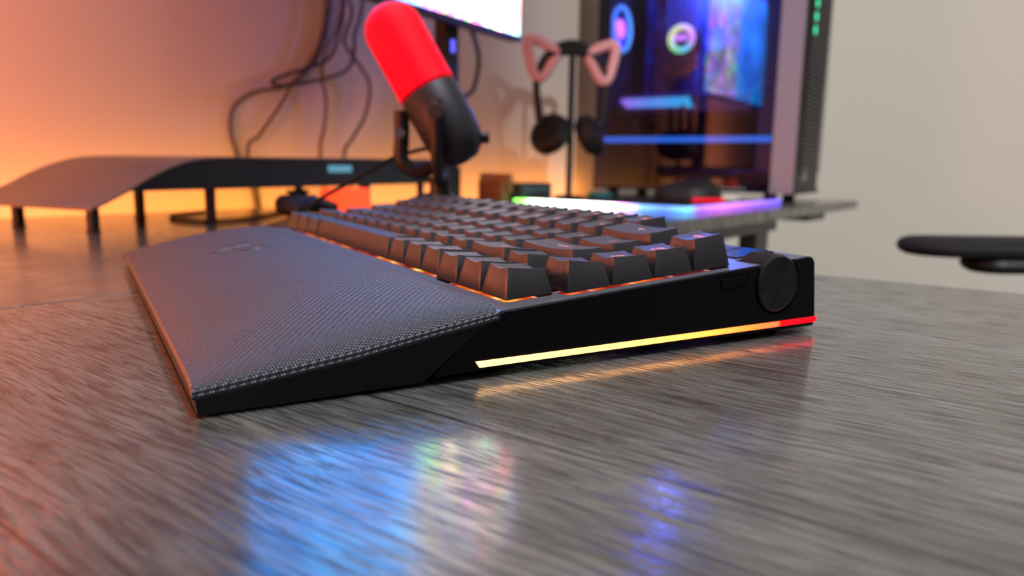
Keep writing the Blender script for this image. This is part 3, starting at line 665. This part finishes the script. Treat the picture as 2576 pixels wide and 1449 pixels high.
for sg in (-1, 1):
    tri = [hl(sg * 26, 291), hl(sg * 88, 300), hl(sg * 74, 232), hl(sg * 60, 236)]
    loop = [hl(sg * 30, 284), hl(sg * 60, 299), hl(sg * 90, 304), hl(sg * 86, 268), hl(sg * 74, 236), hl(sg * 58, 240), hl(sg * 42, 264), hl(sg * 30, 284)]
    MB().tube([p - E3 * 5 for p in loop], 10, 12, 4).build('cat_ear', PINK, hsn)
    c0 = hl(sg * 44, 126); axn = (hl(sg * 0.8, 0, 0.55) + Vector((0, 0, 0.48))).normalized()
    cup = MB().lathe([(20, -17), (38, -15), (43, -9), (43, -2), (40, 1), (40, 8), (33, 15), (24, 17), (0.3, 17)], c0, axn, 36).build('ear_cup', M_['blk'], hsn)
    MB().tube([hl(sg * 66, 180), hl(sg * 68, 158), hl(sg * 60, 140)], 6, 10, 4).build('slider', M_['blk'], hsn)
    MB().ring(c0 - axn * 14, axn, 28, 8).build('ear_cushion', M_['rub'], cup)

# ------------------------------------------------------------------ desktop computer
PU0, PV0, PH, PD, PWD = -325, 1414, 580, 470, 240
pc = dthing('desktop_computer', 'tall computer tower with glass side and coloured lights inside', 'computer', PU0 - PD / 2 * math.cos(math.radians(5)) - PWD / 2 * math.sin(math.radians(5)), PV0 - PD / 2 * math.sin(math.radians(5)) + PWD / 2 * math.cos(math.radians(5)), 0, math.radians(5))
def pb(u0, v0, z0, u1, v1, z1): return (u0 - (PU0 - PD / 2), v0 - (PV0 + PWD / 2), z0, u1 - (PU0 - PD / 2), v1 - (PV0 + PWD / 2), z1)
UB = PU0 - PD
def pbox(name, a, m, par=pc, bev=0): return MB().box(*pb(*a)).build(name, m, par, bevel=bev)
PCB = mat('pc_steel', (0.006, 0.006, 0.02), 0.5, spec=0.3)
fr = MB()
for a in ((UB, PV0, 15, PU0, PV0 + PWD, 22), (UB, PV0, 573, PU0 - 16, PV0 + PWD, 580), (UB, PV0 + PWD - 8, 22, PU0 - 16, PV0 + PWD, 573), (UB, PV0 + 2, 22, UB + 8, PV0 + PWD - 8, 573)): fr.box(*pb(*a))
fr.build('frame', PCB, pc)
for u in (UB + 40, PU0 - 60):
    for v in (PV0 + 30, PV0 + PWD - 30): MB().cyl(pb(u, v, 0, 0, 0, 0)[:3], pb(u, v, 15.1, 0, 0, 0)[:3], 14, 20).build('foot', M_['rub'], pc)
pbox('front_pillar', (PU0 - 56, PV0 - 2, 15, PU0 - 8, PV0 + 4, 580), mat('pillar_grey', (0.24, 0.20, 0.25), 0.4), bev=1)
# slatted front
frm = MB().box(*pb(PU0 - 16, PV0 + 2, 15, PU0 - 5, PV0 + PWD, 578))
frm.build('front_panel', M_['blk'], pc)
sl = MB()
for i in range(56): sl.box(*pb(PU0 - 5, PV0 + 18, 60 + 9 * i, PU0 + 2.5, PV0 + PWD - 12, 64.5 + 9 * i))
sl.build('front_mesh', mat('slat_grey', (0.022, 0.022, 0.026), 0.5), pc)
pbox('corner_logo', (PU0 - 5, PV0 + 78, 44, PU0 - 4, PV0 + 104, 70), mat('logo_grey', (0.35, 0.35, 0.36), 0.3, 0.5))
gl_m = mat('led_green', (0, 0.3, 0.2), 0.4, emit=(0.02, 1.0, 0.42), strength=1.2)
for i in range(7): MB().lathe([(9, 0), (9, 1), (0.3, 1)], Vector(pb(PU0 + 2.2, PV0 + 50 + i * 1.5, 352 + 27 * i, 0, 0, 0)[:3]), (1, 0, 0), 20).build('front_light', gl_m, pc)
# glass side: smoked, reflective
gm = bpy.data.materials.new('smoked_glass'); gm.use_nodes = True; nn = gm.node_tree.nodes; ll = gm.node_tree.links
for x_ in list(nn): nn.remove(x_)
ou = nn.new('ShaderNodeOutputMaterial'); tr = nn.new('ShaderNodeBsdfTransparent'); tr.inputs[0].default_value = (0.80, 0.80, 0.88, 1)
g_ = nn.new('ShaderNodeBsdfGlossy'); g_.inputs['Roughness'].default_value = 0.03
fz = nn.new('ShaderNodeFresnel'); fz.inputs[0].default_value = 1.6; mxs = nn.new('ShaderNodeMixShader')
ll.new(fz.outputs[0], mxs.inputs[0]); ll.new(tr.outputs[0], mxs.inputs[1]); ll.new(g_.outputs[0], mxs.inputs[2]); ll.new(mxs.outputs[0], ou.inputs[0])
pbox('glass_panel', (UB + 2, PV0 - 3.5, 22, PU0 - 57, PV0 + 0.5, 573), gm)
# inside
BOARD = mat('board', (0.02, 0.03, 0.10), 0.4); n, l, b = nt(BOARD)
t = n.new('ShaderNodeTexCoord'); nz = n.new('ShaderNodeTexNoise'); nz.inputs['Scale'].default_value = 16; nz.inputs['Detail'].default_value = 4; l.new(t.outputs['Object'], nz.inputs['Vector'])
l.new(ramp(n, l, nz.outputs[0], [(0.35, (0.01, 0.012, 0.03)), (0.55, (0.03, 0.05, 0.20)), (0.7, (0.12, 0.16, 0.45))]), b.inputs['Base Color'])
pbox('mainboard', (UB + 60, PV0 + 150, 190, PU0 - 110, PV0 + 156, 520), BOARD)
hsm = mat('heatsink', (0.10, 0.12, 0.30), 0.35, 0.7)
h_ = MB()
for i in range(6): h_.box(*pb(UB + 120 + i * 13, PV0 + 120, 300 + 4 * i, UB + 128 + i * 13, PV0 + 150, 500))
h_.build('heatsink', hsm, pc)
def led_ring(name, c, ax, R, r, stops, strength, axis=1, par=None):
    m = mat(name + '_glow', (0.1, 0.1, 0.1), 0.4); n, l, b = nt(m); t = n.new('ShaderNodeTexCoord'); sp = n.new('ShaderNodeSeparateXYZ'); l.new(t.outputs['Object'], sp.inputs[0])
    c_ = Vector(c) * MM; an = math_node(n, l, 'ARCTAN2', math_node(n, l, 'SUBTRACT', sp.outputs['Z'], c_.z), math_node(n, l, 'SUBTRACT', sp.outputs['X' if axis == 1 else 'Y'], c_.x if axis == 1 else c_.y))
    mr = n.new('ShaderNodeMapRange'); mr.inputs['From Min'].default_value = -math.pi; mr.inputs['From Max'].default_value = math.pi; l.new(an, mr.inputs[0])
    l.new(ramp(n, l, mr.outputs[0], stops), b.inputs['Emission Color']); b.inputs['Emission Strength'].default_value = strength
    return MB().ring(c, ax, R, r).build(name, m, par or pc, 60)
cc_ = pb(-625, PV0 + 92, 363, 0, 0, 0)[:3]
pump = MB().cyl(Vector(cc_) + Vector((0, 58, 0)), Vector(cc_) + Vector((0, 4, 0)), 34, 36).build('cooler_pump', M_['blk'], pc, bevel=2)
led_ring('cooler_light', cc_, (0, 1, 0), 26, 7, [(0, (0.9, 1.0, 0.2)), (0.2, (0.2, 0.9, 0.3)), (0.35, (0.1, 0.7, 1.0)), (0.5, (1.0, 0.3, 0.9)), (0.65, (1.0, 0.5, 0.9)), (0.8, (0.9, 1.0, 0.4)), (1, (0.9, 1.0, 0.2))], 1.3, 1, pump)
MB().box(cc_[0] - 20, cc_[1] - 1, cc_[2] - 4, cc_[0] + 14, cc_[1] + 3, cc_[2] + 9).build('cooler_badge', mat('badge_glow', (0.2, 0.1, 0.3), 0.4, emit=(0.7, 0.25, 1.0), strength=1.5), pump, bevel=2)
fc_ = pb(UB + 14, PV0 + 70, 392, 0, 0, 0)[:3]
fan = MB().box(fc_[0] - 5, fc_[1] - 62, fc_[2] - 62, fc_[0] + 14, fc_[1] - 56, fc_[2] + 62).box(fc_[0] - 5, fc_[1] + 56, fc_[2] - 62, fc_[0] + 14, fc_[1] + 62, fc_[2] + 62).box(fc_[0] - 5, fc_[1] - 56, fc_[2] - 62, fc_[0] + 14, fc_[1] + 56, fc_[2] - 56).box(fc_[0] - 5, fc_[1] - 56, fc_[2] + 56, fc_[0] + 14, fc_[1] + 56, fc_[2] + 62).build('fan_frame', M_['blk'], pc)
led_ring('fan_light', (fc_[0] + 15, fc_[1], fc_[2]), (1, 0, 0), 50, 5, [(0, (0.05, 0.2, 1.0)), (0.5, (0.1, 0.4, 1.0)), (1, (0.05, 0.2, 1.0))], 1.6, 0, fan)
MB().lathe([(22, 0), (22, 9), (18, 12), (0.3, 12)], Vector(fc_) + Vector((4, 0, 0)), (1, 0, 0), 28).build('fan_hub', mat('fan_hub_glow', (0.2, 0, 0.2), 0.4, emit=(1.0, 0.25, 0.75), strength=1.8), fan)
bl_ = MB()
for k in range(7):
    a = 2 * math.pi * k / 7; R2 = Matrix.Translation(Vector(fc_) + Vector((9, 0, 0))) @ Matrix.Rotation(a, 4, 'X') @ Matrix.Rotation(0.5, 4, 'Z')
    bl_.box(-1, -9, 20, 1, 9, 49, M=R2)
bl_.build('fan_blades', mat('fan_blade', (0.03, 0.08, 0.35), 0.4, emit=(0.02, 0.12, 1.0), strength=0.5), fan)
# graphics card with light bar
gz0 = 186
g1 = pbox('graphics_card', (UB + 30, PV0 + 60, gz0 + 8, PU0 - 120, PV0 + 150, gz0 + 50), mat('card_violet', (0.10, 0.08, 0.20), 0.35), bev=3)
gm2 = mat('card_light', (0.1, 0.1, 0.1), 0.4); n, l, b = nt(gm2); t = n.new('ShaderNodeTexCoord'); sp = n.new('ShaderNodeSeparateXYZ'); l.new(t.outputs['Object'], sp.inputs[0])
mr = n.new('ShaderNodeMapRange'); mr.inputs['From Min'].default_value = -0.215; mr.inputs['From Max'].default_value = 0.02; l.new(sp.outputs['X'], mr.inputs[0])
l.new(ramp(n, l, mr.outputs[0], [(0.0, (0.30, 0.0, 1.0)), (0.15, (0.35, 0.25, 1.0)), (0.35, (0.15, 0.35, 1.0)), (0.7, (0.02, 0.50, 1.0)), (1.0, (0.0, 0.65, 0.9))]), b.inputs['Emission Color']); b.inputs['Emission Strength'].default_value = 1.15
q_ = pb(UB + 36, PV0 + 59.4, gz0 + 38, -585, 0, 0)
gb = MB().prism([(pb(UB + 36, 0, 0, 0, 0, 0)[0], gz0 + 36), (pb(UB + 56, 0, 0, 0, 0, 0)[0], gz0 + 20), (pb(-606, 0, 0, 0, 0, 0)[0], gz0 + 20), (pb(-600, 0, 0, 0, 0, 0)[0], gz0 + 30), (pb(-592, 0, 0, 0, 0, 0)[0], gz0 + 18), (pb(-578, 0, 0, 0, 0, 0)[0], gz0 + 18), (pb(-588, 0, 0, 0, 0, 0)[0], gz0 + 42), (pb(UB + 44, 0, 0, 0, 0, 0)[0], gz0 + 42)], 'y', pb(0, PV0 + 57, 0, 0, 0, 0)[1], pb(0, PV0 + 60.5, 0, 0, 0, 0)[1])
gb.build('card_light', gm2, g1)
pbox('floor_light', (UB + 12, PV0 + 6, 124, PU0 - 62, PV0 + 12, 136), mat('blue_bar', (0, 0.05, 0.3), 0.4, emit=(0.03, 0.22, 1.0), strength=1.0))
pbox('power_shroud', (UB + 150, PV0 + 30, 22, PU0 - 62, PV0 + 180, 62), mat('shroud', (0.015, 0.015, 0.03), 0.4), bev=2)
pbox('inner_column', (PU0 - 100, PV0 + 40, 62, PU0 - 62, PV0 + 180, 570), mat('inner_column', (0.02, 0.04, 0.14), 0.35), bev=2)
pbox('top_light', (UB + 12, PV0 + 90, 560, PU0 - 70, PV0 + 100, 566), mat('teal_bar', (0, 0.1, 0.1), 0.4, emit=(0.05, 0.35, 1.0), strength=3.0))

_l = bpy.data.lights.new('computer_fill_light', 'POINT'); _l.energy = 9; _l.color = (0.10, 0.18, 1.0); _l.shadow_soft_size = 0.03  # fill lamp added to turn the inside of the computer blue
_o = bpy.data.objects.new('computer_fill_light', _l); COL.objects.link(_o); _o.location = D(-560, 1455, 480)

# ------------------------------------------------------------------ led tape on the rear edge of the desk
tp = MB().box(-8, -1150, 0, 0, 1150, 3)
lt = dthing('light_tape', 'warm yellow light strip behind the rear edge of the desk', 'light strip', -790.5, 350, -12)
tp.build('tape', mat('tape_glow', (0.6, 0.4, 0.1), 0.5, emit=(1.0, 0.42, 0.06), strength=3.0), lt)

# ------------------------------------------------------------------ office chair behind the desk
ch = tag(empty('office_chair', D(302, 766, -740), (0, 0, TH + math.radians(40))), 'black office chair with a flat armrest beyond the desk', 'chair')
CF = noise_bump(mat('chair_fabric', (0.012, 0.012, 0.014), 0.75, spec=0.25), 900, 0.0004, 0.4)
def slab(cx, cy, a, b_, z0, z1, r, nx=8):
    P = []
    for sx_, sy_, a0 in ((1, 1, 0), (-1, 1, 90), (-1, -1, 180), (1, -1, 270)):
        for k in range(nx):
            t_ = math.radians(a0 + 90 * k / (nx - 1)); P.append((cx + sx_ * (a - r) + r * math.cos(t_), cy + sy_ * (b_ - r) + r * math.sin(t_)))
    def sc(f): return [(cx + (x - cx) * (1 - f / a), cy + (y - cy) * (1 - f / b_)) for x, y in P]
    h = z1 - z0; e = min(h * 0.45, 12)
    return [[(x, y, z) for x, y in sc(f)] for f, z in ((e, z0), (e * .3, z0 + e * .4), (0, z0 + e), (0, z1 - e), (e * .3, z1 - e * .35), (e, z1))]
for sg in (-1, 1):
    MB().rings(slab(-105, sg * 200, 135, 46, 712, 731, 44)).build('armrest', CF, ch, 50)
    MB().rings(slab(-72, sg * 200, 90, 32, 692, 712, 28)).box(-30, sg * 200 - 16, 470, 15, sg * 200 + 16, 695).box(-30, min(sg * 60, sg * 215), 452, 15, max(sg * 60, sg * 215), 472).build('armrest_post', M_['blk'], ch)
MB().rings(slab(0, 0, 240, 180, 470, 550, 80)).build('seat', CF, ch, 50)
bk = MB().rings(slab(0, 0, 40, 215, 0, 620, 38)); bk.xf(Matrix.Translation((215, 0, 560)) @ Matrix.Rotation(0.16, 4, 'Y')); bk.build('backrest', CF, ch, 50)
MB().cyl((0, 0, 90), (0, 0, 470), 28, 24).build('column', M_['met'], ch)
bs = MB()
for k in range(5):
    a = 2 * math.pi * k / 5; bs.tube([(0, 0, 105), (160 * math.cos(a), 160 * math.sin(a), 92), (300 * math.cos(a), 300 * math.sin(a), 66)], 20, 10, 3, rad=lambda s_: 26 - 10 * s_)
cbase = bs.build('base', M_['blk'], ch)
for k in range(5):
    a = 2 * math.pi * k / 5; MB().lathe([(24, -20), (30, -14), (30, 14), (24, 20)], (300 * math.cos(a), 300 * math.sin(a), 30), (-math.sin(a), math.cos(a), 0), 24).build('caster', M_['rub'], cbase)
